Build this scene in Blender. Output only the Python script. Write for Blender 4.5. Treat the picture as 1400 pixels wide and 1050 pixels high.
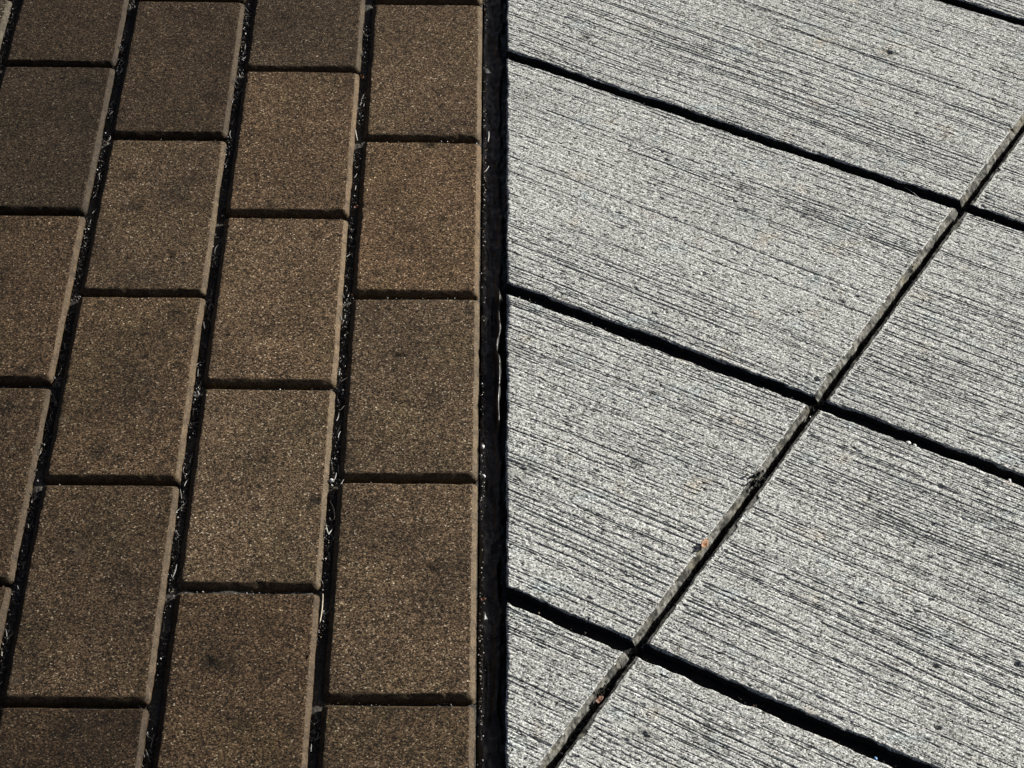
import bpy, math, random
import numpy as np
from mathutils import Matrix, Vector

random.seed(7)
rng = np.random.default_rng(11)
scene = bpy.context.scene
for o in list(bpy.data.objects):
    bpy.data.objects.remove(o, do_unlink=True)

# ------------------------------------------------------------------ camera
CAM_H = 1.1786
F_PX = 3463.25 / 1400.0            # focal length in image widths
PITCH = math.radians(40.987)
ROLL = math.radians(1.1716)
cam_data = bpy.data.cameras.new("camera")
cam_data.sensor_fit = 'HORIZONTAL'
cam_data.sensor_width = 36.0
cam_data.lens = 36.0 * F_PX
cam_data.clip_start = 0.02
cam_data.clip_end = 500.0
cam = bpy.data.objects.new("camera", cam_data)
scene.collection.objects.link(cam)
cam.matrix_world = (Matrix.Translation((0, 0, CAM_H)) @ Matrix.Rotation(math.pi / 2 - PITCH, 4, 'X')
                    @ Matrix.Rotation(ROLL, 4, 'Z'))
scene.camera = cam

# ------------------------------------------------------------------ world, sun, exposure
SUN_EL = math.radians(21.0)
SUN_PHI = math.radians(28.0)       # from +X (image right) towards +Y (away from the camera)
world = bpy.data.worlds.new("World")
scene.world = world
world.use_nodes = True
wn = world.node_tree.nodes
wl = world.node_tree.links
wn.clear()
wout = wn.new("ShaderNodeOutputWorld")
wbg = wn.new("ShaderNodeBackground")
wsky = wn.new("ShaderNodeTexSky")
wsky.sky_type = 'NISHITA'
wsky.sun_disc = False
wsky.sun_elevation = SUN_EL
wsky.sun_rotation = math.pi / 2 - SUN_PHI
wsky.air_density = 0.25
wsky.dust_density = 2.6
wsky.ozone_density = 0.0
wbg.inputs["Strength"].default_value = 0.05
wl.new(wsky.outputs[0], wbg.inputs[0])
wl.new(wbg.outputs[0], wout.inputs[0])
sun_data = bpy.data.lights.new("sun", 'SUN')
sun_data.energy = 5.0
sun_data.angle = math.radians(0.5)
sun_data.color = (1.0, 0.97, 0.93)
sun = bpy.data.objects.new("sun", sun_data)
scene.collection.objects.link(sun)
sdir = Vector((math.cos(SUN_EL) * math.cos(SUN_PHI), math.cos(SUN_EL) * math.sin(SUN_PHI), math.sin(SUN_EL)))
sun.rotation_euler = sdir.to_track_quat('Z', 'Y').to_euler()
sun.location = sdir * 20
scene.view_settings.view_transform = 'Standard'
scene.view_settings.look = 'None'
scene.view_settings.exposure = 0.88
scene.render.filter_size = 1.1
scene.view_settings.gamma = 1.0
scene.view_settings.use_curve_mapping = False

# ------------------------------------------------------------------ frames of the two pavements
YAW = math.radians(0.98608)        # the brick courses
AL = math.radians(-29.2131)        # the concrete slab joints
CB, SB = math.cos(YAW), math.sin(YAW)
DX, DY = math.cos(AL), math.sin(AL)          # along the long joints
NX, NY = -math.sin(AL), math.cos(AL)         # across them

def b2w(x, y): return CB * x - SB * y, SB * x + CB * y
def w2b(x, y): return CB * x + SB * y, -SB * x + CB * y
def s2w(s, t): return s * DX + t * NX, s * DY + t * NY
def w2s(x, y): return x * DX + y * DY, x * NX + y * NY

def ground_at(px, py, z=0.0):
    """world point at height z that a pixel of the 1400 x 1050 photograph looks at"""
    u = (px - 700) / 3463.25
    v = -(py - 525) / 3463.25
    c, s = math.cos(ROLL), math.sin(ROLL)
    u, v = c * u - s * v, s * u + c * v
    cp, sp = math.cos(PITCH), math.sin(PITCH)
    dy, dz = cp + v * sp, -sp + v * cp
    t = (z - CAM_H) / dz
    return u * t, dy * t

# ------------------------------------------------------------------ noise
def _hash(ix, iy, seed):
    h = (ix.astype(np.int64) * 374761393 + iy.astype(np.int64) * 668265263 + seed * 982451653) & 0xFFFFFFFF
    h = ((h ^ (h >> 13)) * 1274126177) & 0xFFFFFFFF
    h = ((h ^ (h >> 16)) * 2246822519) & 0xFFFFFFFF
    return ((h ^ (h >> 15)) & 0xFFFFFF) / float(0xFFFFFF)

def vn(x, y, seed=0):
    """value noise, 0..1"""
    x = np.asarray(x, float); y = np.asarray(y, float)
    x, y = np.broadcast_arrays(x, y)
    fx, fy = np.floor(x), np.floor(y)
    ux, uy = x - fx, y - fy
    ux = ux * ux * (3 - 2 * ux); uy = uy * uy * (3 - 2 * uy)
    a = _hash(fx, fy, seed); b = _hash(fx + 1, fy, seed)
    c = _hash(fx, fy + 1, seed); d = _hash(fx + 1, fy + 1, seed)
    return (a + (b - a) * ux) * (1 - uy) + (c + (d - c) * ux) * uy

def sstep(a, b, x):
    t = np.clip((x - a) / (b - a), 0, 1)
    return t * t * (3 - 2 * t)

# ------------------------------------------------------------------ mesh helpers
def mesh_from(name, co, faces, smooth=True, mat=None):
    co = np.asarray(co, np.float32)
    me = bpy.data.meshes.new(name)
    me.vertices.add(len(co))
    me.vertices.foreach_set("co", co.ravel())
    tot = np.array([len(f) for f in faces], np.int32) if not isinstance(faces, np.ndarray) else np.full(len(faces), faces.shape[1], np.int32)
    flat = (faces.ravel() if isinstance(faces, np.ndarray) else np.array([i for f in faces for i in f])).astype(np.int32)
    me.loops.add(len(flat))
    me.loops.foreach_set("vertex_index", flat)
    me.polygons.add(len(tot))
    me.polygons.foreach_set("loop_start", np.concatenate([[0], np.cumsum(tot)[:-1]]).astype(np.int32))
    me.polygons.foreach_set("loop_total", tot)
    me.polygons.foreach_set("use_smooth", np.full(len(tot), smooth, bool))
    me.update(calc_edges=True)
    me.validate()
    if mat: me.materials.append(mat)
    return me

def link(name, me, parent=None, loc=(0, 0, 0), **props):
    o = bpy.data.objects.new(name, me)
    scene.collection.objects.link(o)
    o.location = loc
    if parent: o.parent = parent
    for k, v in props.items(): o[k] = v
    return o

def grid_faces(nr, nc, off=0):
    i = np.arange(nr - 1)[:, None] * nc + np.arange(nc - 1)[None, :] + off
    return np.stack([i, i + 1, i + nc + 1, i + nc], -1).reshape(-1, 4)

# ------------------------------------------------------------------ materials
class NT:
    def __init__(self, name):
        self.m = bpy.data.materials.new(name)
        self.m.use_nodes = True
        self.t = self.m.node_tree
        self.t.nodes.clear()
        self.out = self.n("ShaderNodeOutputMaterial")
        self.bsdf = self.n("ShaderNodeBsdfPrincipled")
        self.l(self.bsdf.outputs[0], self.out.inputs[0])
    def n(self, t, **kw):
        nd = self.t.nodes.new(t)
        for k, v in kw.items(): setattr(nd, k, v)
        return nd
    def l(self, a, b): self.t.links.new(a, b)
    def coords(self, scale=(1, 1, 1), rot=0.0):
        tc = self.n("ShaderNodeTexCoord")
        mp = self.n("ShaderNodeMapping")
        mp.inputs["Scale"].default_value = scale
        mp.inputs["Rotation"].default_value = (0, 0, rot)
        self.l(tc.outputs["Object"], mp.inputs[0])
        oi = self.n("ShaderNodeObjectInfo")
        mul = self.n("ShaderNodeMath", operation='MULTIPLY')
        mul.inputs[1].default_value = 37.0
        self.l(oi.outputs["Random"], mul.inputs[0])
        ad = self.n("ShaderNodeVectorMath", operation='ADD')
        self.l(mp.outputs[0], ad.inputs[0]); self.l(mul.outputs[0], ad.inputs[1])
        return ad.outputs[0]
    def noise(self, vec, scale, detail=2.0, rough=0.5):
        nd = self.n("ShaderNodeTexNoise")
        nd.inputs["Scale"].default_value = scale
        nd.inputs["Detail"].default_value = detail
        nd.inputs["Roughness"].default_value = rough
        self.l(vec, nd.inputs["Vector"])
        return nd.outputs["Fac"]
    def voro(self, vec, scale, feature='F1'):
        nd = self.n("ShaderNodeTexVoronoi", feature=feature)
        nd.inputs["Scale"].default_value = scale
        self.l(vec, nd.inputs["Vector"])
        return nd
    def ramp(self, fac, stops, interp='LINEAR'):
        nd = self.n("ShaderNodeValToRGB")
        cr = nd.color_ramp
        cr.interpolation = interp
        while len(cr.elements) < len(stops): cr.elements.new(0.5)
        for e, (p, c) in zip(cr.elements, stops):
            e.position = p
            e.color = (*c, 1) if not isinstance(c, (int, float)) else (c, c, c, 1)
        self.l(fac, nd.inputs[0])
        return nd.outputs[0]
    def mix(self, fac, a, b, mode='MIX'):
        nd = self.n("ShaderNodeMix", data_type='RGBA', blend_type=mode)
        for sock, v in ((nd.inputs[0], fac), (nd.inputs[6], a), (nd.inputs[7], b)):
            if isinstance(v, (int, float)): sock.default_value = v
            elif isinstance(v, tuple): sock.default_value = (*v, 1)
            else: self.l(v, sock)
        return nd.outputs[2]
    def math(self, op, a, b):
        nd = self.n("ShaderNodeMath", operation=op)
        for sock, v in ((nd.inputs[0], a), (nd.inputs[1], b)):
            if isinstance(v, (int, float)): sock.default_value = v
            else: self.l(v, sock)
        return nd.outputs[0]
    def stains(self, col, dark):
        """darken where the mesh carries a stain (spots with a place and shape of their own)"""
        a = self.n("ShaderNodeAttribute"); a.attribute_name = "stain"
        return self.mix(a.outputs["Fac"], col, self.mix(1.0, col, dark, 'MULTIPLY'))
    def bump(self, h, dist, strength=1.0, normal=None):
        nd = self.n("ShaderNodeBump")
        nd.inputs["Strength"].default_value = strength
        nd.inputs["Distance"].default_value = dist
        self.l(h, nd.inputs["Height"])
        if normal is not None: self.l(normal, nd.inputs["Normal"])
        return nd.outputs[0]
    def finish(self, col, rough, normal=None, spec=0.3):
        if isinstance(col, tuple): self.bsdf.inputs["Base Color"].default_value = (*col, 1)
        else: self.l(col, self.bsdf.inputs["Base Color"])
        if isinstance(rough, (int, float)): self.bsdf.inputs["Roughness"].default_value = rough
        else: self.l(rough, self.bsdf.inputs["Roughness"])
        self.bsdf.inputs["Specular IOR Level"].default_value = spec
        if normal is not None: self.l(normal, self.bsdf.inputs["Normal"])
        return self.m

def brick_material():
    m = NT("brown_paver")
    v = m.coords()
    # sand grains of different stone, about a millimetre across
    gr = m.voro(v, 1150.0)
    sep = m.n("ShaderNodeSeparateColor"); m.l(gr.outputs["Color"], sep.inputs[0])
    grain = m.ramp(sep.outputs[0], [(0.0, (0.006, 0.0045, 0.003)), (0.27, (0.032, 0.0212, 0.0115)),
                                   (0.55, (0.081, 0.0515, 0.0275)), (0.86, (0.158, 0.1035, 0.058)),
                                   (0.975, (0.245, 0.175, 0.105)), (0.995, (0.47, 0.39, 0.28))])
    g2 = m.voro(v, 420.0)
    sep2 = m.n("ShaderNodeSeparateColor"); m.l(g2.outputs["Color"], sep2.inputs[0])
    coarse = m.ramp(sep2.outputs[1], [(0.0, 0.55), (0.14, 0.92), (0.8, 1.02), (0.97, 1.15), (1.0, 1.7)])
    col = m.mix(1.0, grain, coarse, 'MULTIPLY')
    # cloudy soiling
    d1 = m.ramp(m.noise(v, 16.0, 6.0, 0.62), [(0.32, 0.52), (0.50, 0.95), (0.72, 1.16)])
    col = m.mix(0.9, col, d1, 'MULTIPLY')
    # dark organic spots
    d2 = m.ramp(m.noise(v, 75.0, 3.0, 0.65), [(0.63, 1.0), (0.72, 0.36)])
    col = m.mix(0.85, col, d2, 'MULTIPLY')
    col = m.stains(col, (0.10, 0.11, 0.10))
    # faint pale bloom and scuffs
    bl = m.ramp(m.noise(v, 46.0, 5.0, 0.7), [(0.62, 0.0), (0.78, 0.32)])
    col = m.mix(bl, col, (0.20, 0.165, 0.125))
    # pinholes left by air in the mix
    ph = m.voro(v, 150.0)
    hole = m.ramp(ph.outputs["Distance"], [(0.10, 0.12), (0.17, 1.0)])
    sp = m.n("ShaderNodeSeparateColor"); m.l(ph.outputs["Color"], sp.inputs[0])
    has = m.ramp(sp.outputs[2], [(0.62, 0.0), (0.70, 0.9)])
    col = m.mix(has, col, m.mix(1.0, col, hole, 'MULTIPLY'))
    green = m.ramp(m.noise(v, 14.0, 3.0, 0.6), [(0.5, 0.0), (0.8, 0.4)])
    col = m.mix(green, col, m.mix(1.0, col, (0.86, 1.0, 0.74), 'MULTIPLY'))
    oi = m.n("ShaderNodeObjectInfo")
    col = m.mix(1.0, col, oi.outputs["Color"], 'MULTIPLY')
    h = m.math('ADD', m.noise(v, 620.0, 3.0, 0.7), m.math('MULTIPLY', sep.outputs[1], 0.5))
    nrm = m.bump(h, 0.00042, 1.0)
    return m.finish(col, 0.85, nrm, 0.12)

def arris_material():
    # the moulded chamfers: dense cement skin, smoother and a little paler than the worn face
    m = NT("brown_paver_chamfer")
    v = m.coords()
    col = m.ramp(m.noise(v, 700.0, 3.0, 0.6), [(0.30, (0.034, 0.023, 0.012)), (0.5, (0.088, 0.062, 0.034)), (0.72, (0.155, 0.113, 0.067))])
    d = m.ramp(m.noise(v, 90.0, 4.0, 0.7), [(0.36, 0.45), (0.56, 1.05)])
    col = m.mix(0.8, col, d, 'MULTIPLY')
    oi = m.n("ShaderNodeObjectInfo")
    col = m.mix(1.0, col, oi.outputs["Color"], 'MULTIPLY')
    return m.finish(col, 0.7, m.bump(m.noise(v, 700.0, 3.0, 0.7), 0.00034), 0.12)

def edge_material():
    # tooled cement paste along the short joints, grimy
    m = NT("tooled_concrete_edge")
    v = m.coords()
    col = m.ramp(m.noise(v, 330.0, 4.0, 0.65), [(0.34, (0.028, 0.028, 0.024)), (0.52, (0.14, 0.138, 0.12)), (0.75, (0.26, 0.253, 0.225))])
    y = m.ramp(m.noise(v, 60.0, 3.0, 0.6), [(0.52, 0.0), (0.68, 0.7)])
    col = m.mix(y, col, m.mix(1.0, col, (1.0, 0.93, 0.70), 'MULTIPLY'))
    d = m.ramp(m.noise(v, 110.0, 4.0, 0.7), [(0.40, 0.15), (0.56, 1.0)])
    col = m.mix(0.9, col, d, 'MULTIPLY')
    return m.finish(col, 0.8, m.bump(m.noise(v, 600.0, 3.0, 0.6), 0.0003), 0.1)

def concrete_material():
    m = NT("broomed_concrete")
    tc = m.n("ShaderNodeTexCoord")
    mp = m.n("ShaderNodeMapping"); m.l(tc.outputs["Object"], mp.inputs[0])
    v = mp.outputs[0]
    gr = m.voro(v, 930.0)
    sep = m.n("ShaderNodeSeparateColor"); m.l(gr.outputs["Color"], sep.inputs[0])
    grain = m.ramp(sep.outputs[0], [(0.0, (0.05, 0.05, 0.045)), (0.14, (0.19, 0.193, 0.178)), (0.36, (0.40, 0.41, 0.378)),
                                   (0.75, (0.57, 0.585, 0.545)), (1.0, (0.76, 0.775, 0.73))])
    f = m.ramp(m.noise(v, 900.0, 2.0, 0.6), [(0.32, 0.40), (0.55, 1.06), (0.8, 1.18)])
    col = m.mix(0.9, grain, f, 'MULTIPLY')
    # broad blotches, faint warm and cool stains
    b = m.ramp(m.noise(v, 9.0, 4.0, 0.6), [(0.3, 0.86), (0.55, 1.0), (0.8, 1.06)])
    col = m.mix(0.9, col, b, 'MULTIPLY')
    w = m.ramp(m.noise(v, 26.0, 3.0, 0.6), [(0.60, 0.0), (0.74, 0.8)])
    col = m.mix(w, col, m.mix(1.0, col, (1.0, 0.90, 0.80), 'MULTIPLY'))
    mp2 = m.n("ShaderNodeMapping"); m.l(tc.outputs["Object"], mp2.inputs[0]); mp2.inputs["Location"].default_value = (5, 3, 1)
    c = m.ramp(m.noise(mp2.outputs[0], 30.0, 3.0, 0.6), [(0.60, 0.0), (0.74, 0.8)])
    col = m.mix(c, col, m.mix(1.0, col, (0.86, 0.95, 1.0), 'MULTIPLY'))
    # small dark blotches of dirt
    s = m.ramp(m.noise(mp2.outputs[0], 95.0, 4.0, 0.7), [(0.655, 1.0), (0.74, 0.42)])
    col = m.mix(0.85, col, s, 'MULTIPLY')
    col = m.stains(col, (0.30, 0.29, 0.28))
    h = m.noise(v, 760.0, 3.0, 0.7)
    nrm = m.bump(h, 0.00055, 1.0)
    return m.finish(col, 0.95, nrm, 0.1)

def soil_material(name, c0, c1, rough=0.75):
    m = NT(name)
    v = m.coords()
    col = m.ramp(m.noise(v, 420.0, 4.0, 0.7), [(0.3, c0), (0.7, c1)])
    nrm = m.bump(m.noise(v, 500.0, 4.0, 0.7), 0.0012, 1.0)
    return m.finish(col, rough, nrm, 0.4)

def sealant_material():
    m = NT("black_sealant")
    v = m.coords()
    col = m.ramp(m.noise(v, 300.0, 3.0, 0.6), [(0.3, (0.006, 0.0055, 0.0045)), (0.8, (0.022, 0.020, 0.016))])
    rg = m.ramp(m.noise(v, 120.0, 2.0, 0.5), [(0.35, 0.35), (0.7, 0.7)])
    nrm = m.bump(m.noise(v, 260.0, 3.0, 0.6), 0.0008, 1.0)
    return m.finish(col, rg, nrm, 0.5)

def plain_material(name, c0, c1, rough=0.6, scale=400.0):
    m = NT(name)
    v = m.coords()
    n = m.noise(v, scale, 3.0, 0.6)
    col = m.ramp(n, [(0.3, c0), (0.7, c1)])
    return m.finish(col, rough, m.bump(n, 0.0003), 0.4)

def debris_material():
    m = NT("joint_debris")
    a = m.n("ShaderNodeVertexColor"); a.layer_name = "tint"
    v = m.coords()
    col = m.mix(0.6, a.outputs[0], m.ramp(m.noise(v, 900.0, 2.0), [(0.3, 0.6), (0.7, 1.2)]), 'MULTIPLY')
    return m.finish(col, 0.5, None, 0.5)

M_BRICK = brick_material()
M_CONC = concrete_material()
M_CHAMFER = arris_material()
M_EDGE = edge_material()
M_SAND = soil_material("dark_joint_sand", (0.012, 0.011, 0.009), (0.085, 0.076, 0.060))
M_SOIL = soil_material("dark_joint_soil", (0.008, 0.008, 0.007), (0.03, 0.028, 0.024))
M_SEAL = sealant_material()
M_DEB = debris_material()
M_FILL = soil_material("black_joint_filler", (0.004, 0.004, 0.004), (0.014, 0.013, 0.012), .9)
M_EARTH = soil_material("grey_earth", (0.10, 0.095, 0.085), (0.2, 0.19, 0.175), 0.9)

# ------------------------------------------------------------------ ground under everything
gme = mesh_from("ground", [(-60, -60, 0), (60, -60, 0), (60, 60, 0), (-60, 60, 0)], [(0, 1, 2, 3)], False, M_EARTH)
link("ground", gme, None, (0, 0, -0.055), kind="structure", category="ground", label="bare grey earth under the paving")

# ------------------------------------------------------------------ brick paving
VLINE = {5: (0.0004, -0.0006), 4: (0.0014, -0.1001), 3: (-0.0017, -0.1967), 2: (-0.0027, -0.2949), 1: (-0.0035, -0.3930)}
for i in (0, -1, -2):
    VLINE[i] = (-0.0035, -0.3930 + 0.1 * (i - 1))
GAPV, GAPH = 0.0066, 0.0050        # joints at the foot of the chamfers
CH_A, CH_B, CORNER = 0.0033, 0.0030, 0.0036
HROW = {4: {0: 1.8562, 2: 1.6556, 4: 1.4567, 6: 1.2574, 8: 1.0570},
        3: {1: 1.7512, 3: 1.5527, 5: 1.3537, 7: 1.1530},
        2: {2: 1.6545, 4: 1.4543, 6: 1.2528, 8: 1.0522},
        1: {1: 1.7546, 3: 1.5524, 5: 1.3539}}
def row_y(col, k):
    d = HROW.get(col, {})
    return d.get(k, 1.8556 - 0.1 * k + (0.0006 if col % 2 else 0.0))

# tone of each brick: lens vignette painted in, darker towards the left and corners
VIGNETTE_TONE = {(4, -2): .80, (4, 0): .96, (4, 2): 1.06, (4, 4): 1.0, (4, 6): 1.03, (4, 8): .70,
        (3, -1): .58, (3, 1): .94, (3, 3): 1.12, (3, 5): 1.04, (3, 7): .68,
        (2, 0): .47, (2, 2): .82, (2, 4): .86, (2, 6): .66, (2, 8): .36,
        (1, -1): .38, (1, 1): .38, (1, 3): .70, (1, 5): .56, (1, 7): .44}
# small pits and chips in the brick faces, by pixel of the photograph: x, y, radius mm, depth mm
PITS = [(232, 350, 3.4, 1.3), (212, 378, 2.2, .8), (197, 487, 2.2, 1.4), (541, 484, 2.6, 1.5), (586, 197, 3.2, .7), (604, 296, 2.6, 1.1),
        (408, 352, 1.8, 1.0), (410, 585, 2.2, .8), (370, 283, 1.8, .8), (418, 898, 2.2, 1.6), (62, 37, 2.5, .9), (244, 508, 1.6, 1.),
        (205, 563, 2.2, .8), (549, 668, 1.8, 1.2), (512, 610, 1.6, 1.), (648, 430, 2.6, 1.3), (584, 778, 1.8, 1.), (537, 936, 2.2, 1.),
        (85, 107, 1.6, 1.2), (335, 664, 1.6, .9), (433, 682, 2.6, .8), (55, 862, 2.6, .7), (285, 903, 3.0, .7), (142, 697, 1.7, 1.),
        (185, 285, 2.4, .9), (545, 42, 1.8, 1.)]
PITS = [(*w2b(*ground_at(px, py)), r * 1e-3, d * 1e-3) for px, py, r, d in PITS]

STAINS = [(586, 197, 6, .8), (604, 296, 6, .7), (541, 484, 6, .7), (197, 487, 4, .7), (410, 585, 5, .7), (205, 563, 6, .5), (433, 682, 7, .8), (288, 903, 8, .8),
          (310, 905, 8, .4), (55, 862, 6, .5), (130, 618, 11, .5), (160, 630, 8, .5), (648, 426, 9, .7), (595, 545, 10, .5), (120, 30, 8, .5), (182, 282, 9, .5), (245, 500, 7, .5),
          (505, 690, 5, .5), (537, 970, 8, .6), (545, 42, 5, .6), (608, 26, 5, .5), (372, 282, 6, .5), (458, 270, 7, .5), (215, 350, 5, .4), (36, 505, 8, .6), (175, 240, 7, .4),
          (85, 108, 4, .7), (430, 320, 8, .4), (365, 452, 7, .4), (560, 740, 7, .4), (590, 775, 5, .6), (480, 560, 6, .4), (330, 990, 12, .4), (400, 1000, 9, .4), (500, 1000, 10, .4),
          (90, 1000, 12, .5), (250, 60, 9, .4), (285, 130, 7, .4), (400, 150, 7, .3), (335, 780, 9, .5), (250, 780, 7, .5), (620, 930, 6, .5)]
STAINS = [(*ground_at(px, py), r * 1e-3, a) for px, py, r, a in STAINS]
SLAB_STAINS = [(880, 1005, 10, .7), (868, 632, 9, .5), (1108, 294, 9, .6), (1215, 72, 8, .6), (905, 105, 7, .4), (1150, 412, 8, .4), (712, 640, 14, .5), (706, 480, 16, .4), (800, 52, 9, .5),
               (1370, 735, 16, .4), (1210, 915, 13, .4), (1010, 280, 8, .3), (1278, 911, 6, .5), (1060, 60, 14, .3), (1250, 130, 12, .35), (1330, 600, 10, .35), (1180, 720, 9, .3),
               (940, 560, 12, .3), (760, 900, 10, .3), (1080, 470, 12, .25), (960, 1010, 12, .35), (1300, 1000, 12, .4), (720, 130, 14, .35), (1020, 790, 12, .3), (700, 350, 10, .4)]
SLAB_STAINS = [(*ground_at(px, py), r * 1e-3, a * .7) for px, py, r, a in SLAB_STAINS]
def set_stain(me, wx, wy, spots, sd):
    v = np.zeros(len(wx))
    rag = vn(wx / .0035, wy / .0045, sd) * .9 + vn(wx / .0014, wy / .0016, sd + 1) * .7 + .35
    for x, y, r, a in spots:
        d = np.hypot(wx - x, wy - y) / r
        n = d < 2.5
        v[n] = np.maximum(v[n], a * sstep(1.15, .35, d[n] * rag[n]))
    at = me.attributes.new("stain", 'FLOAT', 'POINT')
    at.data.foreach_set("value", v.astype(np.float32))

def brick_mesh(col, k, seed, dense):
    L0, L1 = VLINE[col], VLINE[col + 1]
    yt, yb = row_y(col, k) - GAPH / 2, row_y(col, k + 2) + GAPH / 2
    gl = GAPV / 2
    gr = 0.0004 if col == 4 else GAPV / 2
    cyy = (yt + yb) / 2
    xl = lambda y: L0[0] * y + L0[1] + gl
    xr = lambda y: L1[0] * y + L1[1] - gr
    cx = (xl(cyy) + xr(cyy)) / 2
    hx, hy = (xr(cyy) - xl(cyy)) / 2, (yt - yb) / 2
    r = random.Random(seed)
    rot = ((L0[0] + L1[0]) / 2) * -1 + r.uniform(-.002, .002)
    tilt = (r.uniform(-.008, .008), r.uniform(-.006, .006))
    dz = r.uniform(-.0011, .0006)
    ins = CH_A + 0.0018
    ix, iy = hx - ins, hy - ins
    nx, ny = (46, 92) if dense else (10, 20)
    def ax(n):
        t = np.linspace(-1, 1, n + 1)
        return 0.72 * t + 0.28 * np.sign(t) * (1 - (1 - np.abs(t)) ** 2) if dense else t
    tx, ty = ax(nx), ax(ny)
    # boundary parameters, anticlockwise from (-1,-1)
    bt = [(x, -1) for x in tx[:-1]] + [(1, y) for y in ty[:-1]] + [(x, 1) for x in tx[:0:-1]] + [(-1, y) for y in ty[:0:-1]]
    bt = np.array(bt)
    X, Y = np.meshgrid(tx * ix, ty * iy)
    inner = np.stack([X.ravel(), Y.ravel()], 1)
    nc = nx + 1
    idx = [j for j in range(nx)] + [j * nc + nx for j in range(ny)] + [ny * nc + j for j in range(nx, 0, -1)] + [j * nc for j in range(ny, 0, -1)]
    co = [np.column_stack([inner, np.zeros(len(inner))])]
    faces = [grid_faces(ny + 1, nc)]
    prev = np.array(idx)
    base = len(inner)
    rings = [(CH_A + .0005, -0.00002), (CH_A + .0001, -.00012), (CH_A - .0005, -.00055), (.0018, -.00150), (.0009, -.0023), (.00025, -CH_B),
             (0.0, -CH_B - .0012), (0.0, -.007), (0.0, -.045)]
    nb = len(bt)
    pp = np.cumsum(np.hypot(*(np.roll(bt * [hx, hy], -1, 0) - bt * [hx, hy]).T))
    for ri, (e, z) in enumerate(rings):
        ex, ey = hx - e, hy - e
        rad = max(CORNER - e * .55, .0006)
        px, py = bt[:, 0] * ex, bt[:, 1] * ey
        vx, vy = np.abs(px) - (ex - rad), np.abs(py) - (ey - rad)
        m = (vx > 0) & (vy > 0)
        ln = np.hypot(vx, vy) + 1e-12
        px = np.where(m, np.sign(px) * (ex - rad + vx / ln * rad), px)
        py = np.where(m, np.sign(py) * (ey - rad + vy / ln * rad), py)
        # worn, uneven arris
        nrm = np.stack([px / ex, py / ey], 1)
        nrm = np.where(np.abs(nrm) > .93, np.sign(nrm), 0)
        wob = (vn(pp / .004, ri * .35, seed) - .5) * .00045 + (vn(pp / .018, ri * .2, seed + 5) - .5) * .0007
        chip = sstep(.84, .97, vn(pp / .0045, 3.3, seed + 9)) * .0008 * vn(pp / .05, 1.7, seed + 10) * (1 if 0 < ri < 7 else 0)
        px = px + nrm[:, 0] * (wob - chip); py = py + nrm[:, 1] * (wob - chip)
        zz = z + (vn(pp / .003, ri * .9, seed + 3) - .5) * .00025 * (1 if ri < 6 else 0) - chip * .7 * (1 if ri < 5 else 0)
        co.append(np.column_stack([px, py, np.broadcast_to(zz, px.shape)]))
        cur = base + np.arange(nb)
        faces.append(np.stack([prev, cur, np.roll(cur, -1), np.roll(prev, -1)], 1))
        prev = cur; base += nb
    co = np.concatenate(co)
    # uneven face: low swell, pits and chips
    face = co[:, 2] > -.0012
    z = (vn(co[:, 0] / .03, co[:, 1] / .03, seed + 21) - .5) * .0006 + (vn(co[:, 0] / .006, co[:, 1] / .006, seed + 22) - .5) * .00022
    if dense:
        rp = np.random.default_rng(seed)
        pits = [(cx + rp.uniform(-1, 1) * ix, cyy + rp.uniform(-1, 1) * iy, rp.uniform(.0007, .0016), rp.uniform(.0004, .0009)) for _ in range(16)]
        for (qx, qy, qr, qd) in pits + PITS:
            ddx, ddy = co[:, 0] + cx - qx, co[:, 1] + cyy - qy
            if abs(qx - cx) > hx + .01 or abs(qy - cyy) > hy + .01: continue
            dd = np.hypot(ddx, ddy) / qr * (0.7 + .6 * vn(co[:, 0] / .0016, co[:, 1] / .0016, seed + 40))
            z = z - qd * sstep(1.0, .45, dd)
    co[:, 2] += np.where(face, z, z * .3) + dz + co[:, 0] * tilt[0] + co[:, 1] * tilt[1]
    c, s = math.cos(rot + YAW), math.sin(rot + YAW)
    out = np.column_stack([co[:, 0] * c - co[:, 1] * s, co[:, 0] * s + co[:, 1] * c, co[:, 2]])
    wx, wy = b2w(cx, cyy)
    me = mesh_from("brick", out, np.concatenate(faces), True, M_BRICK)
    me.materials.append(M_CHAMFER)
    mi = np.zeros(len(me.polygons), np.int32)
    mi[nx * ny + 2 * nb:] = 1
    set_stain(me, out[:, 0] + wx, out[:, 1] + wy, STAINS, seed)
    me.polygons.foreach_set("material_index", mi)
    return me, (wx, wy, 0)

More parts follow.
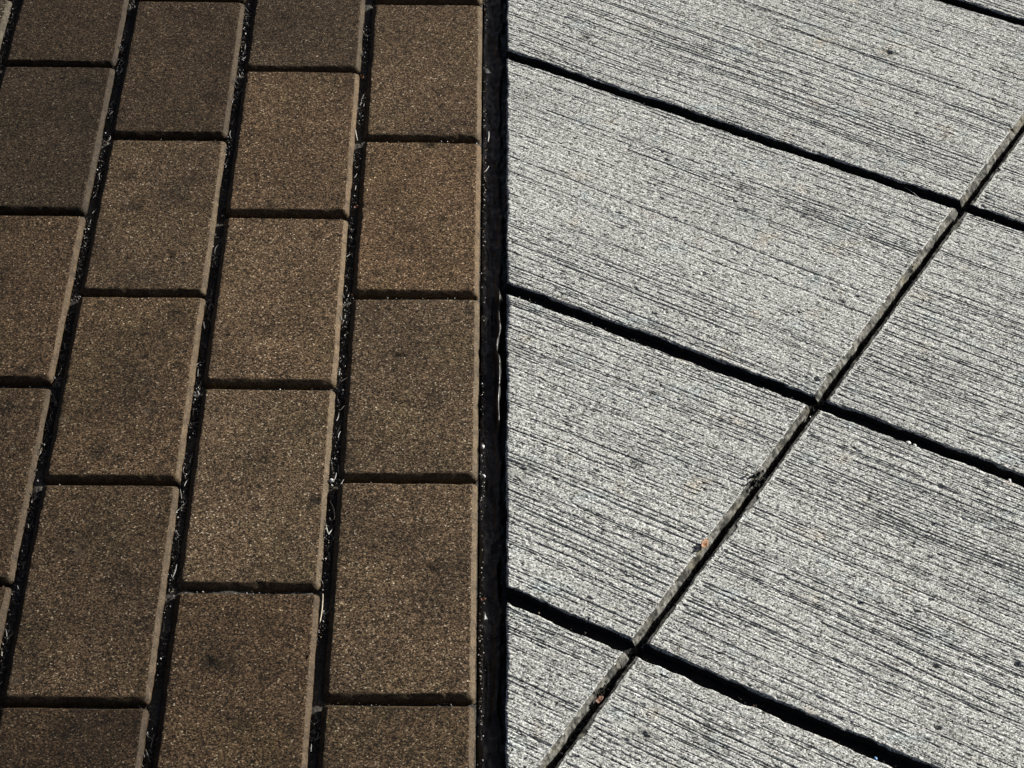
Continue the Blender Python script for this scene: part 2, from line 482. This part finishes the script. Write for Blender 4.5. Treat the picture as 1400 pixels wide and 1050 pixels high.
# the sand bed that shows in the joints is the paving itself; the bricks are its pieces
def bed_mesh():
    xs = np.arange(-.72, .0025, .0030)
    ys = np.arange(.55, 2.33, .0030)
    X, Y = np.meshgrid(xs, ys)
    Z = -.0070 + (vn(X / .011, Y / .02, 71) - .5) * .0036 + (vn(X / .004, Y / .004, 72) - .5) * .0022
    wx, wy = b2w(X, Y)
    return mesh_from("brick_pavement", np.stack([wx, wy, Z], -1).reshape(-1, 3), grid_faces(len(ys), len(xs)), True, M_SAND)
brick_pavement = link("brick_pavement", bed_mesh(), None, kind="structure", category="pavement",
                      label="brown brick paving laid in running bond beside the pale concrete")
seed = 100
for col in range(-1, 5):
    for k in range(-4 + (col % 2), 14, 2):
        seed += 1
        dense = (col, k) in VIGNETTE_TONE or (col, k) == (0, 0) or (col, k) == (0, -2)
        me, loc = brick_mesh(col, k, seed, dense)
        o = link("brick", me, brick_pavement, loc)
        t = VIGNETTE_TONE.get((col, k), .72 + .2 * random.random())
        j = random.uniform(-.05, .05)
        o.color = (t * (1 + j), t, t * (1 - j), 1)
        if col == 0: o.color = (t * .8, t * .95, t * 1.15, 1)      # a greyer course at the far edge

# ------------------------------------------------------------------ concrete slabs
TJ = [2.355, 2.085, 1.8160, 1.5457, 1.2773, 1.0030, .733, .463]     # centre lines of the long joints
TW = [.012, .012, .0118, .0106, .0116, .0122, .012, .012]
SJ = [-.4670, .143, .753]                                          # centre lines of the short joints
SW = .0050                                                          # at the foot of the tooled edges
BANDX = lambda yb: .0030 * yb + .0154                               # edge towards the sealant, in brick coordinates
def band_s(t):
    """s at which the slab row with coordinate t meets the sealant band"""
    lo, hi = np.full_like(t, -2.5), np.full_like(t, 1.0)
    for _ in range(40):
        mid = (lo + hi) / 2
        bx, by = w2b(*s2w(mid, t))
        left = bx < BANDX(by)
        lo = np.where(left, mid, lo); hi = np.where(left, hi, mid)
    return hi

HOLES = [(910, 218, 1.6, 2.2), (1215, 72, 2.6, 1.6), (1117, 518, 2.0, 3.0), (839, 550, 1.2, 1.6), (962, 374, 1.3, 1.8), (1252, 836, 1.4, 2.0), (1272, 820, 1.2, 1.6),
         (1282, 996, 1.8, 2.4), (1278, 911, 2.2, 1.2), (1275, 717, 1.8, 1.4), (800, 697, 1.2, 1.5), (926, 104, 1.0, 1.2), (1253, 155, 1.2, 1.6), (1220, 146, 1.0, 1.4),
         (880, 1005, 3.2, 1.0), (1244, 523, 1.2, 1.4), (768, 402, 1.0, 1.4), (1350, 270, 1.2, 1.6), (865, 632, 2.0, 1.0), (1175, 824, 2.0, 1.2), (1095, 295, 2.6, .8), (1150, 412, 2.2, .8),
         (905, 207, 1.4, 1.6), (800, 52, 2.4, .6), (712, 640, 2.6, .9), (1390, 908, 2.2, 1.4), (1005, 275, 1.2, 1.2), (975, 370, 1.2, 1.2), (1040, 560, 1.2, 1.0)]
HOLES = [(*w2s(*ground_at(px, py)), r * 1e-3, d * 1e-3) for px, py, r, d in HOLES]
# single deep bristle marks: two pixels each, depth mm
MARKS = [((1050, 32), (1322, 118), .9), ((1072, 36), (1390, 150), .7), ((1167, 630), (1400, 722), 1.0), ((1250, 858), (1400, 930), .9), ((775, 100), (1000, 184), .6),
         ((787, 691), (912, 746), 1.1), ((700, 688), (930, 790), .9), ((740, 350), (1045, 472), .6), ((1110, 0), (1395, 104), .7), ((1050, 128), (1345, 232), .8), ((1060, 150), (1300, 240), .6),
         ((700, 2), (1010, 95), .5), ((760, 2), (985, 70), .6), ((1120, 850), (1390, 980), .8), ((1200, 905), (1345, 975), .9), ((960, 800), (1100, 868), .7), ((870, 935), (1020, 1010), .8),
         ((705, 1000), (790, 1035), .9), ((1065, 385), (1225, 445), .7), ((1055, 275), (1320, 372), .6), ((1130, 520), (1400, 615), .6), ((1270, 480), (1400, 530), .7), ((745, 150), (960, 225), .7),
         ((1060, 255), (1150, 290), .6), ((1000, 690), (1180, 770), .6), ((720, 570), (900, 640), .5)]
MARKS = [(*w2s(*ground_at(*a)), *w2s(*ground_at(*b)), d * 1e-3) for a, b, d in MARKS]

def axis(a, b, c, d, fine, coarse):
    """coordinates from a to b, fine between c and d"""
    out = [a]
    while out[-1] < b - 1e-9:
        x = out[-1]
        far = max(c - x, x - d, 0)
        out.append(min(x + fine + min(far * .35, coarse - fine), b))
    if len(out) > 2 and out[-1] - out[-2] < fine * .4: out.pop(-2)
    return np.array(out)

def slab_mesh(ti, si, seed):
    t1, t0 = TJ[ti] - TW[ti] / 2, TJ[ti + 1] + TW[ti + 1] / 2
    fine_t, fine_s = .00042, .0016
    cs = [w2s(*ground_at(px, py)) for px, py in ((693, 0), (1400, 0), (1400, 1050), (693, 1050))]
    vis = [c for c in cs]
    tv0, tv1 = .872, 1.862
    T = axis(t0, t1, tv0, tv1, fine_t, .02)
    # keep closely spaced rows at the two edges for the worn arris
    e = np.array([.0003, .0008, .0015, .0025])
    T = np.unique(np.concatenate([T, t0 + e, t1 - e]))
    if si < 0:
        sl = band_s(T)
        T = T[sl < SJ[0] - SW / 2 - .004]      # the slab runs out to a point where the two joints meet
        if len(T) < 4: return None, None
        t0 = T[0]
        sl = band_s(T)
        sr = np.full_like(T, SJ[0] - SW / 2)
        width = (sr - sl).max()
        if t0 > tv1 or t1 < tv0: n = 24
        else: n = int(width / fine_s) + 2
        if ti == 1: n = int(width / .003)
        sig = np.linspace(0, 1, n + 1)
        sig = np.unique(np.concatenate([sig, [.0006, .002, .004]]))
        inset = np.minimum(.0085, (sr - sl) * .5)
        edge = np.array([.0070, .0060, .0052, .0046, .0042, .0034, .0024, .0014, .0006, 0.0]) / .0085
        S = np.concatenate([sl[:, None] + (sr - inset - sl)[:, None] * sig[None, :], sr[:, None] - inset[:, None] * edge[None, :]], 1)
    else:
        a, b = SJ[si] + SW / 2, SJ[si + 1] - SW / 2
        # how far to the right this row can be seen
        smax = {2: -.405, 3: -.300, 4: -.185, 5: -.20}.get(ti, -9) if si == 0 else -9
        ax_ = axis(a, b, a - 1, smax, fine_s, .03)
        ax_ = np.unique(np.concatenate([ax_, a + np.array([.0005, .0010, .0016, .0022, .0027, .0033, .004])]))
        S = np.broadcast_to(ax_[None, :], (len(T), len(ax_))).copy()
        if smax < -1:
            T = axis(t0, t1, -9, -8, .001, .02); S = np.broadcast_to(ax_[None, :], (len(T), len(ax_))).copy()
        sl = np.maximum(band_s(T), a)[:, None]
        S = sl + (S - a) * (b - sl) / (b - a)
    Tm = np.broadcast_to(T[:, None], S.shape).copy()
    S0, T0 = S.copy(), Tm.copy()
    r = random.Random(seed)
    # brooming: bristle furrows almost parallel to the long joints, with a little sway
    ang = math.radians(-2.1 + r.uniform(-1.1, 1.1))
    bs = S * math.cos(ang) + Tm * math.sin(ang)
    bt = -S * math.sin(ang) + Tm * math.cos(ang) + (vn(S / .11, Tm / .05, seed) - .5) * .0035 + (vn(S / .03, Tm / .012, seed + 61) - .5) * .0010
    # a comb of fine furrows, each with its own place, width and depth, broken up along its length
    def comb(pitch, jit, wid, dep, ln, sd, thr):
        out = np.zeros_like(S)
        for off in (0.0, .5):
            q = bt / pitch + off
            c = np.floor(q)
            h = _hash(c, c * 0 + off * 10, sd)
            d = np.abs(q - c - .5 - (h - .5) * jit) * pitch
            w = wid * (.6 + .9 * _hash(c, c * 0 + 3, sd + 1))
            run = sstep(thr, thr + .25, vn(bs / ln + h * 40, c * .37, sd + 2)) * (.35 + .9 * vn(bs / .0045 + h * 90, c * .71, sd + 3))
            out = np.maximum(out, sstep(1.0, .25, d / w) * run * (.5 + h))
        return out * dep
    amp = .6 + .6 * vn(bs / .16, bt / .05, seed + 2)
    z = -comb(.0036 * r.uniform(.85, 1.2), .7, .00058, .00048 * r.uniform(.85, 1.2), .18, seed + 200, .30 + r.uniform(-.06, .06)) * amp
    z -= comb(.0150, .9, .00070, .00065, .2, seed + 220, .48)
    f1 = vn(bs / .030, bt / .0014, seed + 3)
    f3 = vn(bs / .008, bt / .0011, seed + 5)
    z += ((f1 - .5) * .00014 + (f3 - .5) * .00020) * amp
    z += (vn(S / .0022, Tm / .0013, seed + 8) - .5) * .00030
    z += (vn(S / .06, Tm / .06, seed + 9) - .5) * .0004
    # torn-out grains
    z -= sstep(.88, .96, vn(S / .0032, Tm / .0017, seed + 10)) * .0007
    for (qs, qt, qr, qd) in HOLES:
        if qs < S.min() - .01 or qs > S.max() + .01 or qt < t0 - .01 or qt > t1 + .01: continue
        dd = np.hypot((S - qs) / 1.25, Tm - qt) / qr
        near = dd < 3
        z[near] -= qd * sstep(1.05, .5, dd[near] * (.65 + .7 * vn(S[near] / .0015, Tm[near] / .0012, seed + 12)))
    for (s0, q0, s1, q1, qd) in MARKS:
        tl = q0 + (q1 - q0) * (S - s0) / (s1 - s0)
        along = (S - s0) / (s1 - s0)
        fade = sstep(-.04, .06, along) * sstep(1.04, .92, along)
        dd = np.abs(Tm - tl + (vn(S / .02, S * 0 + q0 * 50, 91) - .5) * .0012) / .00085
        z -= qd * fade * sstep(1.0, .2, dd) * (.45 + .75 * vn(S / .008, S * 0, 92))
    # the edges: distance to the joints, worn off and ragged
    et = np.minimum(Tm - t0, t1 - Tm)
    if si < 0:
        dl, dr = (S - S[:, :1]) * .87, S[:, -1:] - S
    else:
        dl, dr = S - S[:, :1], S[:, -1:] - S
    rag_t = .0008 + .0012 * vn(S / .006, T0 * 0 + np.where(Tm > (t0 + t1) / 2, 7.1, 2.2), seed + 14)
    drop = np.clip(1 - et / rag_t, 0, 1) ** 2 * rag_t * .75
    # the tooled slope down into the short joint, a little eaten away here and there
    dj = dr if si < 0 else dl
    ew_, ed_ = (.0028, .0044) if si < 0 else (.0026, .0030)
    wsl = ew_ * (.86 + .28 * vn(Tm / .02, Tm * 0 + 4.4, seed + 15)) + (vn(Tm / .0055, Tm * 0, seed + 16) - .5) * .0007 + (vn(Tm / .0021, Tm * 0, seed + 36) - .5) * .0005 + .0022 * sstep(.84, .97, vn(Tm / .011, Tm * 0 + 1, seed + 26))
    if si < 0: slope = np.clip(1 - dj / wsl, 0, 1)
    else: slope = sstep(wsl, wsl - .0005, dj) * .16 + sstep(.0007, .0, dj) * .5      # a trowelled lip, then the drop
    slope = slope + (vn(S / .003, Tm / .006, seed + 31) - .5) * (.14 if si < 0 else .05) * (slope > 0)
    db = dl if si < 0 else dr
    rb = .0008 + .0012 * vn(Tm / .006, Tm * 0 + 9, seed + 32)
    drop = np.maximum(drop, np.clip(1 - db / rb, 0, 1) ** 1.6 * rb * .85)
    sm = sstep(.0038, .0055, dj)
    z = z * sm - np.maximum(drop, slope * ed_)
    # ragged plan outline
    ew = np.exp(-et / .002)
    sgn = np.where(Tm > (t0 + t1) / 2, 1, -1)
    Tm += sgn * ew * ((vn(S / .010, sgn * 3.3, seed + 17) - .5) * .0022 + (vn(S / .0035, sgn * 5.1, seed + 18) - .5) * .0011 + (vn(S / .05, sgn * 9.1, seed + 27) - .5) * .0016)
    for dist, sg in ((dl, -1), (dr, 1)):
        S += sg * np.exp(-dist / .002) * ((vn(Tm / .012, Tm * 0 + sg, seed + 19) - .5) * .0012 + (vn(Tm / .0035, Tm * 0 + sg * 2, seed + 20) - .5) * .0009)
    # add the side walls: one more ring of rows and columns
    def pad(a): return np.pad(a, 1, mode='edge')
    Sp, Tp, Zp = pad(S), pad(Tm), pad(z)
    Zp[0, :] = Zp[-1, :] = -.045
    Zp[:, 0] = Zp[:, -1] = -.045
    oS, oT = float(S.mean()), float((t0 + t1) / 2)
    wx, wy = s2w(Sp, Tp)
    ox, oy = s2w(oS, oT)
    co = np.stack([wx - ox, wy - oy, Zp], -1).reshape(-1, 3)
    me = mesh_from("concrete_slab", co, grid_faces(*Sp.shape), True, M_CONC)
    me.materials.append(M_EDGE)
    me.materials.append(M_FILL)
    mi = np.zeros((Sp.shape[0] - 1, Sp.shape[1] - 1), np.int32)
    onedge = np.pad(slope, 1, mode='edge') > .02
    mi[onedge[1:, 1:] | onedge[:-1, :-1] | onedge[1:, :-1] | onedge[:-1, 1:]] = 1
    if si < 0: mi[:, 0] = 2                                    # walls smeared with sealant
    mi[0, :] = mi[-1, :] = 2
    set_stain(me, wx.ravel(), wy.ravel(), SLAB_STAINS, seed)
    me.polygons.foreach_set("material_index", mi.ravel())
    return me, (ox, oy, r.uniform(-.0006, .0006))

def slab_bed():
    ss = np.arange(-1.75, .76, .006)
    tt = np.arange(.47, 2.36, .006)
    S, T = np.meshgrid(ss, tt)
    Z = -.0135 + (vn(S / .012, T / .012, 171) - .5) * .004 + (vn(S / .004, T / .004, 172) - .5) * .002
    wx, wy = s2w(S, T)
    bx, by = w2b(wx, wy)
    inside = bx > BANDX(by) + .002
    f = grid_faces(len(tt), len(ss))
    f = f[inside.ravel()[f].all(1)]
    return mesh_from("concrete_pavement", np.stack([wx, wy, Z], -1).reshape(-1, 3), f, True, M_SOIL)
concrete_pavement = link("concrete_pavement", slab_bed(), None, kind="structure", category="pavement",
                         label="pale grey broom-finished concrete paving set at an angle to the bricks")
seed = 900
for ti in range(len(TJ) - 1):
    for si in (-1, 0, 1):
        seed += 37
        me, loc = slab_mesh(ti, si, seed)
        if me: link("concrete_slab", me, concrete_pavement, loc)

# black filler strip in each long joint
for ti in range(1, len(TJ) - 1):
    ss = np.arange(-1.75, .75, .003)
    uu = np.linspace(-1, 1, 8)
    S, U = np.meshgrid(ss, uu)
    T = TJ[ti] + U * (TW[ti] / 2 + .002)
    Z = -.0052 + (vn(S / .012, U * 2, 500 + ti) - .5) * .0016 + (vn(S / .004, U * 4, 520 + ti) - .5) * .0007 - .001 * (1 - U * U)
    Z[0] = Z[-1] = -.03
    wx, wy = s2w(S, T)
    bx, by = w2b(wx, wy)
    f = grid_faces(len(uu), len(ss))
    f = f[(bx > BANDX(by) + .001).ravel()[f].all(1)]
    f = f[(np.abs(S.ravel()[f].mean(1)[:, None] - np.array(SJ)[None]) > .0035).all(1)]
    link("joint_filler", mesh_from("joint_filler", np.stack([wx, wy, Z], -1).reshape(-1, 3), f, True, M_FILL), concrete_pavement)

# ------------------------------------------------------------------ the black joint between the two
def seal_mesh():
    xs = np.linspace(.0, 1.0, 40)
    ys = np.arange(.5, 2.4, .0012)
    U, Y = np.meshgrid(xs, ys)
    x0 = .0004 * Y + .0006
    x1 = BANDX(Y) + .004
    X = x0 + (x1 - x0) * U
    Z = -.0105 + (vn(X / .004, Y / .03, 301) - .5) * .003 + (vn(X / .0025, Y / .006, 302) - .5) * .0016
    # a squeezed-up bead along part of the concrete side, and a low ridge elsewhere
    y_hi, y_lo = w2b(*ground_at(684, 385))[1], w2b(*ground_at(684, 575))[1]
    run = sstep(y_lo - .01, y_lo + .01, Y) * sstep(y_hi + .006, y_hi - .006, Y)
    wob = (vn(Y / .02, Y * 0, 303) - .5) * .004
    Z += (.0070 * run + .0018) * np.exp(-((X - (.0140 + wob)) / .0020) ** 2) * (.55 + .8 * vn(Y / .009, Y * 0 + 2, 304))
    Z += .0012 * np.exp(-((X - .003) / .0022) ** 2) * (.4 + vn(Y / .012, Y * 0 + 5, 305))
    wx, wy = b2w(X, Y)
    return mesh_from("joint_sealant", np.stack([wx, wy, Z], -1).reshape(-1, 3), grid_faces(len(ys), len(xs)), True, M_SEAL)
link("joint_sealant", seal_mesh(), None, kind="structure", category="joint", label="black sealant strip between the brick and the concrete paving")

# ------------------------------------------------------------------ debris in the joints
OCT = np.array([(1, 0, 0), (-1, 0, 0), (0, 1, 0), (0, -1, 0), (0, 0, 1), (0, 0, -1)], float)
OCF = np.array([(0, 2, 4), (2, 1, 4), (1, 3, 4), (3, 0, 4), (2, 0, 5), (1, 2, 5), (3, 1, 5), (0, 3, 5)])
class Debris:
    def __init__(self): self.co, self.f, self.c, self.n = [], [], [], 0
    def add(self, v, f, col):
        self.co.append(v); self.f += [tuple(int(i) + self.n for i in q) for q in f]; self.n += len(v); self.c += [col] * len(v)
    def grain(self, p, r, col):
        v = OCT * rng.uniform(.6, 1.25, (6, 1)) * r * rng.uniform(.7, 1.3, 3)
        a = rng.uniform(0, 6.28); b = rng.uniform(0, 3.1)
        R = np.array(Matrix.Rotation(a, 3, 'Z') @ Matrix.Rotation(b, 3, 'X'))
        self.add(v @ R.T + np.array(p), OCF, col)
    def fibre(self, p, ang, ln, r, bend, rise, col, n=5):
        self.add(*fibre_geo(p, ang, ln, r, bend, rise, n), col)
    def mesh(self, name):
        me = mesh_from(name, np.concatenate(self.co), self.f, False, M_DEB)
        at = me.color_attributes.new("tint", 'FLOAT_COLOR', 'POINT')
        at.data.foreach_set("color", np.array([(*c, 1) for c in self.c], np.float32).ravel())
        return me
def fibre_geo(p, ang, ln, r, bend, rise, n=6):
    v, f = [], []
    x, y, z = p
    a = ang - bend / 2
    for i in range(n + 1):
        rr = r * (1 - .6 * abs(i / n - .4))
        tx, ty = math.cos(a), math.sin(a)
        for q in range(4):
            th = q * math.pi / 2
            v.append((x - ty * rr * math.cos(th), y + tx * rr * math.cos(th), z + rr * .7 * math.sin(th)))
        x += tx * ln / n; y += ty * ln / n; z += rise / n
        a += bend / n
    for i in range(n):
        for q in range(4):
            b = i * 4
            f.append((b + q, b + (q + 1) % 4, b + 4 + (q + 1) % 4, b + 4 + q))
    f.append((3, 2, 1, 0)); f.append(tuple(n * 4 + q for q in range(4)))
    return np.array(v), f

def tint():
    u = rng.uniform()
    if u < .62: g = rng.uniform(.03, .12); return (g, g * .93, g * .80)
    if u < .84: g = rng.uniform(.13, .28); return (g, g * .96, g * .88)
    if u < .955: return (.17, .13, .07)
    if u < .98: return (.4, .4, .38)
    return (.16, .07, .03)
deb = Debris()
# standing joints of the brickwork
for i in (1, 2, 3, 4):
    a, b = VLINE[i]
    for _ in range(3200):
        y = rng.uniform(.95, 1.92)
        if vn(np.array([y / .022]), np.array([i * 7.7]), 441)[0] < rng.uniform(.1, .95): continue
        x = a * y + b + rng.normal(0, .0019)
        wx, wy = b2w(x, y)
        z = -.0054 + rng.uniform(-.001, .0022)
        if rng.uniform() < .91: deb.grain((wx, wy, z), rng.uniform(.0003, .0010), tint())
        else:
            g = rng.uniform(.05, .22)
            deb.fibre((wx, wy, z + .0006), YAW + math.pi / 2 + rng.normal(0, .5), rng.uniform(.003, .011), rng.uniform(.00022, .00045), rng.normal(0, .7), rng.uniform(-.001, .0012), (g, g * .93, g * .78))
# lying joints
for col in (1, 2, 3, 4):
    for k in range(-2 + col % 2, 12, 2):
        y0 = row_y(col, k)
        for _ in range(34):
            x = VLINE[col][1] + rng.uniform(.004, .098)
            wx, wy = b2w(x, y0 + rng.normal(0, .0012))
            deb.grain((wx, wy, -.0056 + rng.uniform(-.001, .001)), rng.uniform(.0003, .0008), tint())
# crumbs along the brick side of the sealant
for _ in range(650):
    y = rng.uniform(.95, 1.92)
    wx, wy = b2w(.0028 + rng.normal(0, .0008), y)
    if vn(np.array([y / .05]), np.array([.5]), 401)[0] < rng.uniform(.1, .9): continue
    deb.grain((wx, wy, -.0062 + rng.uniform(-.001, .0018)), rng.uniform(.0003, .0010), tint())
for _ in range(700):
    y = rng.uniform(.95, 1.92)
    if vn(np.array([y / .03]), np.array([.9]), 451)[0] < rng.uniform(.2, 1.0): continue
    wx, wy = b2w(rng.uniform(.004, .018), y)
    deb.grain((wx, wy, -.0090 + rng.uniform(-.001, .001)), rng.uniform(.0003, .0008), tint())
link("joint_debris", deb.mesh("joint_debris"), None, kind="stuff", category="debris", label="grit and dry plant bits caught in the brick joints")
deb2 = Debris()
for s in SJ[:1]:
    for _ in range(1500):
        t = rng.uniform(.85, 1.72)
        wx, wy = s2w(s + rng.normal(-.0005, .0019), t)
        deb2.grain((wx, wy, -.0098 + rng.uniform(-.001, .0035)), rng.uniform(.0004, .0012), tint())
for ti in (2, 3, 4, 5):
    for _ in range(420):
        s = rng.uniform(-1.0, -.1)
        wx, wy = s2w(s, TJ[ti] - abs(rng.normal(0, .0022)) - .0008)
        bx, by = w2b(wx, wy)
        if bx < BANDX(by) or vn(np.array([s / .018]), np.array([ti * 3.3]), 431)[0] < rng.uniform(.35, .9): continue
        deb2.grain((wx, wy, -.0048 + rng.uniform(-.001, .002)), rng.uniform(.0003, .0010), tint())
link("joint_grit", deb2.mesh("joint_grit"), None, kind="stuff", category="debris", label="dark grit lying in the joints between the concrete slabs")

# ------------------------------------------------------------------ single things lying about
M_LEAF = plain_material("dry_leaf", (0.15, 0.060, 0.018), (0.30, 0.14, 0.05), .6, 700.0)
M_STRAW = plain_material("dry_straw", (0.28, 0.24, 0.16), (0.46, 0.41, 0.30), .5, 700.0)
M_GREYSTRAW = plain_material("bleached_straw", (0.30, 0.30, 0.27), (0.48, 0.47, 0.42), .5, 700.0)
M_PEBBLE = plain_material("pale_pebble", (0.36, 0.36, 0.35), (0.6, 0.6, 0.585), .6, 600.0)
M_RUST = plain_material("rusty_brown", (0.08, 0.03, 0.014), (0.17, 0.07, 0.03), .6, 700.0)
M_BLUE = plain_material("blue_plastic", (0.10, 0.26, 0.50), (0.20, 0.42, 0.68), .4, 700.0)

def leaf_scrap(px, py, z, size, ang, mat, label, sd):
    """curled, torn scrap of a dry leaf with a little thickness"""
    r = np.random.default_rng(sd)
    n, m = 14, 4
    v = [(0, 0, 0)]
    prof = [r.uniform(.65, 1.15) for _ in range(n)]
    for j in range(1, m + 1):
        for i in range(n):
            th = 2 * math.pi * i / n
            rr = j / m * prof[i]
            x, y = math.cos(th) * rr, math.sin(th) * rr * .55
            v.append((x, y, .45 * y * y + .22 * x * x + .06 * math.sin(5 * x)))
    v = np.array(v) * size
    f = [(0, 1 + i, 1 + (i + 1) % n) for i in range(n)]
    for j in range(m - 1):
        a = 1 + j * n
        f += [(a + i, a + n + i, a + n + (i + 1) % n, a + (i + 1) % n) for i in range(n)]
    k = len(v)
    lo = v - np.array([0, 0, size * .06])
    f2 = [tuple(k + i for i in q[::-1]) for q in f]
    a = 1 + (m - 1) * n
    rim = [(a + i, k + a + i, k + a + (i + 1) % n, a + (i + 1) % n) for i in range(n)]
    co = np.concatenate([v, lo])
    R = np.array(Matrix.Rotation(ang, 3, 'Z') @ Matrix.Rotation(.35, 3, 'X'))
    me = mesh_from("leaf_scrap", co @ R.T, f + f2 + rim, True, mat)
    x, y = ground_at(px, py, z)
    return link("leaf_scrap", me, None, (x, y, z), category="leaf scrap", label=label)

def straw(px0, py0, px1, py1, z0, z1, r, bend, mat, label, name="straw_blade"):
    a = ground_at(px0, py0, z0); b = ground_at(px1, py1, z1)
    ang = math.atan2(b[1] - a[1], b[0] - a[0]); ln = math.hypot(b[0] - a[0], b[1] - a[1])
    v, f = fibre_geo((0, 0, 0), ang, ln, r, bend, z1 - z0, 10)
    return link(name, mesh_from(name, v, f, True, mat), None, (a[0], a[1], z0), category="straw", label=label)

def pebble(px, py, z, r, mat, label, sd, name="pebble"):
    rr = np.random.default_rng(sd)
    n, m = 10, 6
    v = [(0, 0, -1)]
    for j in range(1, m):
        ph = -math.pi / 2 + math.pi * j / m
        for i in range(n):
            th = 2 * math.pi * i / n
            v.append((math.cos(th) * math.cos(ph), math.sin(th) * math.cos(ph), math.sin(ph)))
    v.append((0, 0, 1))
    v = np.array(v); v = v * rr.uniform(.8, 1.15, (len(v), 1)) * np.array([1.25, .9, .7]) * r
    f = [(0, 1 + (i + 1) % n, 1 + i) for i in range(n)]
    for j in range(m - 2):
        a = 1 + j * n
        f += [(a + i, a + (i + 1) % n, a + n + (i + 1) % n, a + n + i) for i in range(n)]
    a = 1 + (m - 2) * n
    f += [(a + i, a + (i + 1) % n, len(v) - 1) for i in range(n)]
    x, y = ground_at(px, py, z)
    o = link(name, mesh_from(name, v, f, True, mat), None, (x, y, z), category=name, label=label)
    o.rotation_euler[2] = rr.uniform(0, 6)
    return o

leaf_scrap(963, 744, .0012, .0046, 1.2, M_LEAF, "orange scrap of dry leaf on the edge of the slanting concrete joint", 1)
leaf_scrap(494, 105, -.0012, .0030, -.7, M_LEAF, "tiny orange leaf scrap in the brick joint near the top of the photo", 2)
leaf_scrap(487, 283, -.0030, .0026, .4, M_RUST, "rust-brown scrap deep in the brick joint, halfway up beside a cross joint", 3)
leaf_scrap(819, 957, -.0025, .0034, .9, M_RUST, "brown leaf scrap in the slanting concrete joint, near the bottom of the photo", 4)
leaf_scrap(660, 819, -.0030, .0020, .2, M_RUST, "tiny reddish scrap at the brick edge beside the black sealant", 5)
straw(1228, 252, 1256, 272, -.006, -.0010, .00035, -.5, M_GREYSTRAW, "long thin curved straw lying across the black concrete joint")
straw(446, 718, 450, 731, -.0035, -.0020, .00045, .3, M_GREYSTRAW, "pale straw, long arm of a small V in the brick joint")
straw(449, 731, 455, 723, -.0020, -.0030, .00040, -.2, M_GREYSTRAW, "pale straw, short arm of a small V in the brick joint")
straw(437, 852, 441, 812, -.0035, -.0028, .00055, .15, M_STRAW, "longest upright straw in the brick joint, low in the photo")
straw(451, 685, 456, 711, -.0040, -.0020, .00040, -.5, M_STRAW, "bent straw in the brick joint just below a white pebble")
straw(667, 194, 668, 180, -.0045, -.0020, .00050, .2, M_GREYSTRAW, "short upright pale straw on the black sealant beside the bricks")
straw(661, 236, 668, 227, -.0045, -.0028, .00045, .5, M_GREYSTRAW, "small hooked straw on the sealant's brick side")
straw(486, 178, 489, 192, -.0040, -.0020, .00045, .1, M_GREYSTRAW, "short pale straw in the brick joint beside the uppermost cross joint")
straw(617, 392, 624, 398, -.0030, -.0012, .00040, .1, M_STRAW, "short slanting straw in a cross joint between two bricks")
pebble(453, 657, -.0035, .0017, M_PEBBLE, "white pebble where a cross joint meets the upright brick joint", 11)
pebble(660, 611, -.0035, .0015, M_PEBBLE, "white pebble at the brick edge beside the sealant, uppermost of two", 12)
pebble(661, 651, -.0035, .0014, M_PEBBLE, "white pebble at a brick corner beside the sealant, lower of two", 13)
pebble(1241, 606, -.0030, .0018, M_PEBBLE, "grey-white pebble, wider one of a pair in the middle concrete joint", 14)
pebble(1250, 609, -.0025, .0014, M_PEBBLE, "small white pebble, rounder one of a pair in the middle concrete joint", 15)
pebble(1380, 658, -.0035, .0016, M_PEBBLE, "lone pale pebble in the concrete joint at the photo's edge", 16)
pebble(1197, 1037, -.0040, .0013, M_BLUE, "tiny blue plastic crumb in the lowest concrete joint", 17, "plastic_crumb")

# a dark clump of moss and soil lodged in the slanting joint, with two smaller ones
M_MOSS = soil_material("dark_moss", (0.006, 0.007, 0.004), (0.035, 0.036, 0.024), .9)
def clump(px, py, z, size, sd, label):
    r = np.random.default_rng(sd)
    co, f, n0 = [], [], 0
    for _ in range(70):
        p = r.normal(0, 1, 3) * np.array([.5, .62, .28]) * size
        p[2] = abs(p[2])
        rad = size * r.uniform(.10, .26)
        v = OCT * r.uniform(.6, 1.3, (6, 1)) * rad
        R = np.array(Matrix.Rotation(r.uniform(0, 6), 3, 'Z') @ Matrix.Rotation(r.uniform(0, 3), 3, 'X'))
        co.append(v @ R.T + p); f += [tuple(int(i) + n0 for i in q) for q in OCF]; n0 += 6
    for _ in range(14):
        v, q = fibre_geo(tuple(r.normal(0, .4, 2) * size) + (size * .2,), r.uniform(0, 6.28), size * r.uniform(.25, .6), size * .04, r.normal(0, 1), size * r.uniform(-.1, .2), 4)
        co.append(v); f += [tuple(int(i) + n0 for i in w) for w in q]; n0 += len(v)
    x, y = ground_at(px, py, z)
    link("moss_clump", mesh_from("moss_clump", np.concatenate(co), f, False, M_MOSS), None, (x, y, z), category="moss", label=label)
clump(1032, 657, -.0022, .0064, 21, "dark moss clump bulging from the slanting concrete joint below the middle crossing")
clump(1241, 366, -.0030, .0040, 22, "dark moss clump in the slanting concrete joint between the two upper crossings")
clump(820, 944, -.0040, .0036, 23, "small dark moss clump in the slanting concrete joint below the lowest crossing")
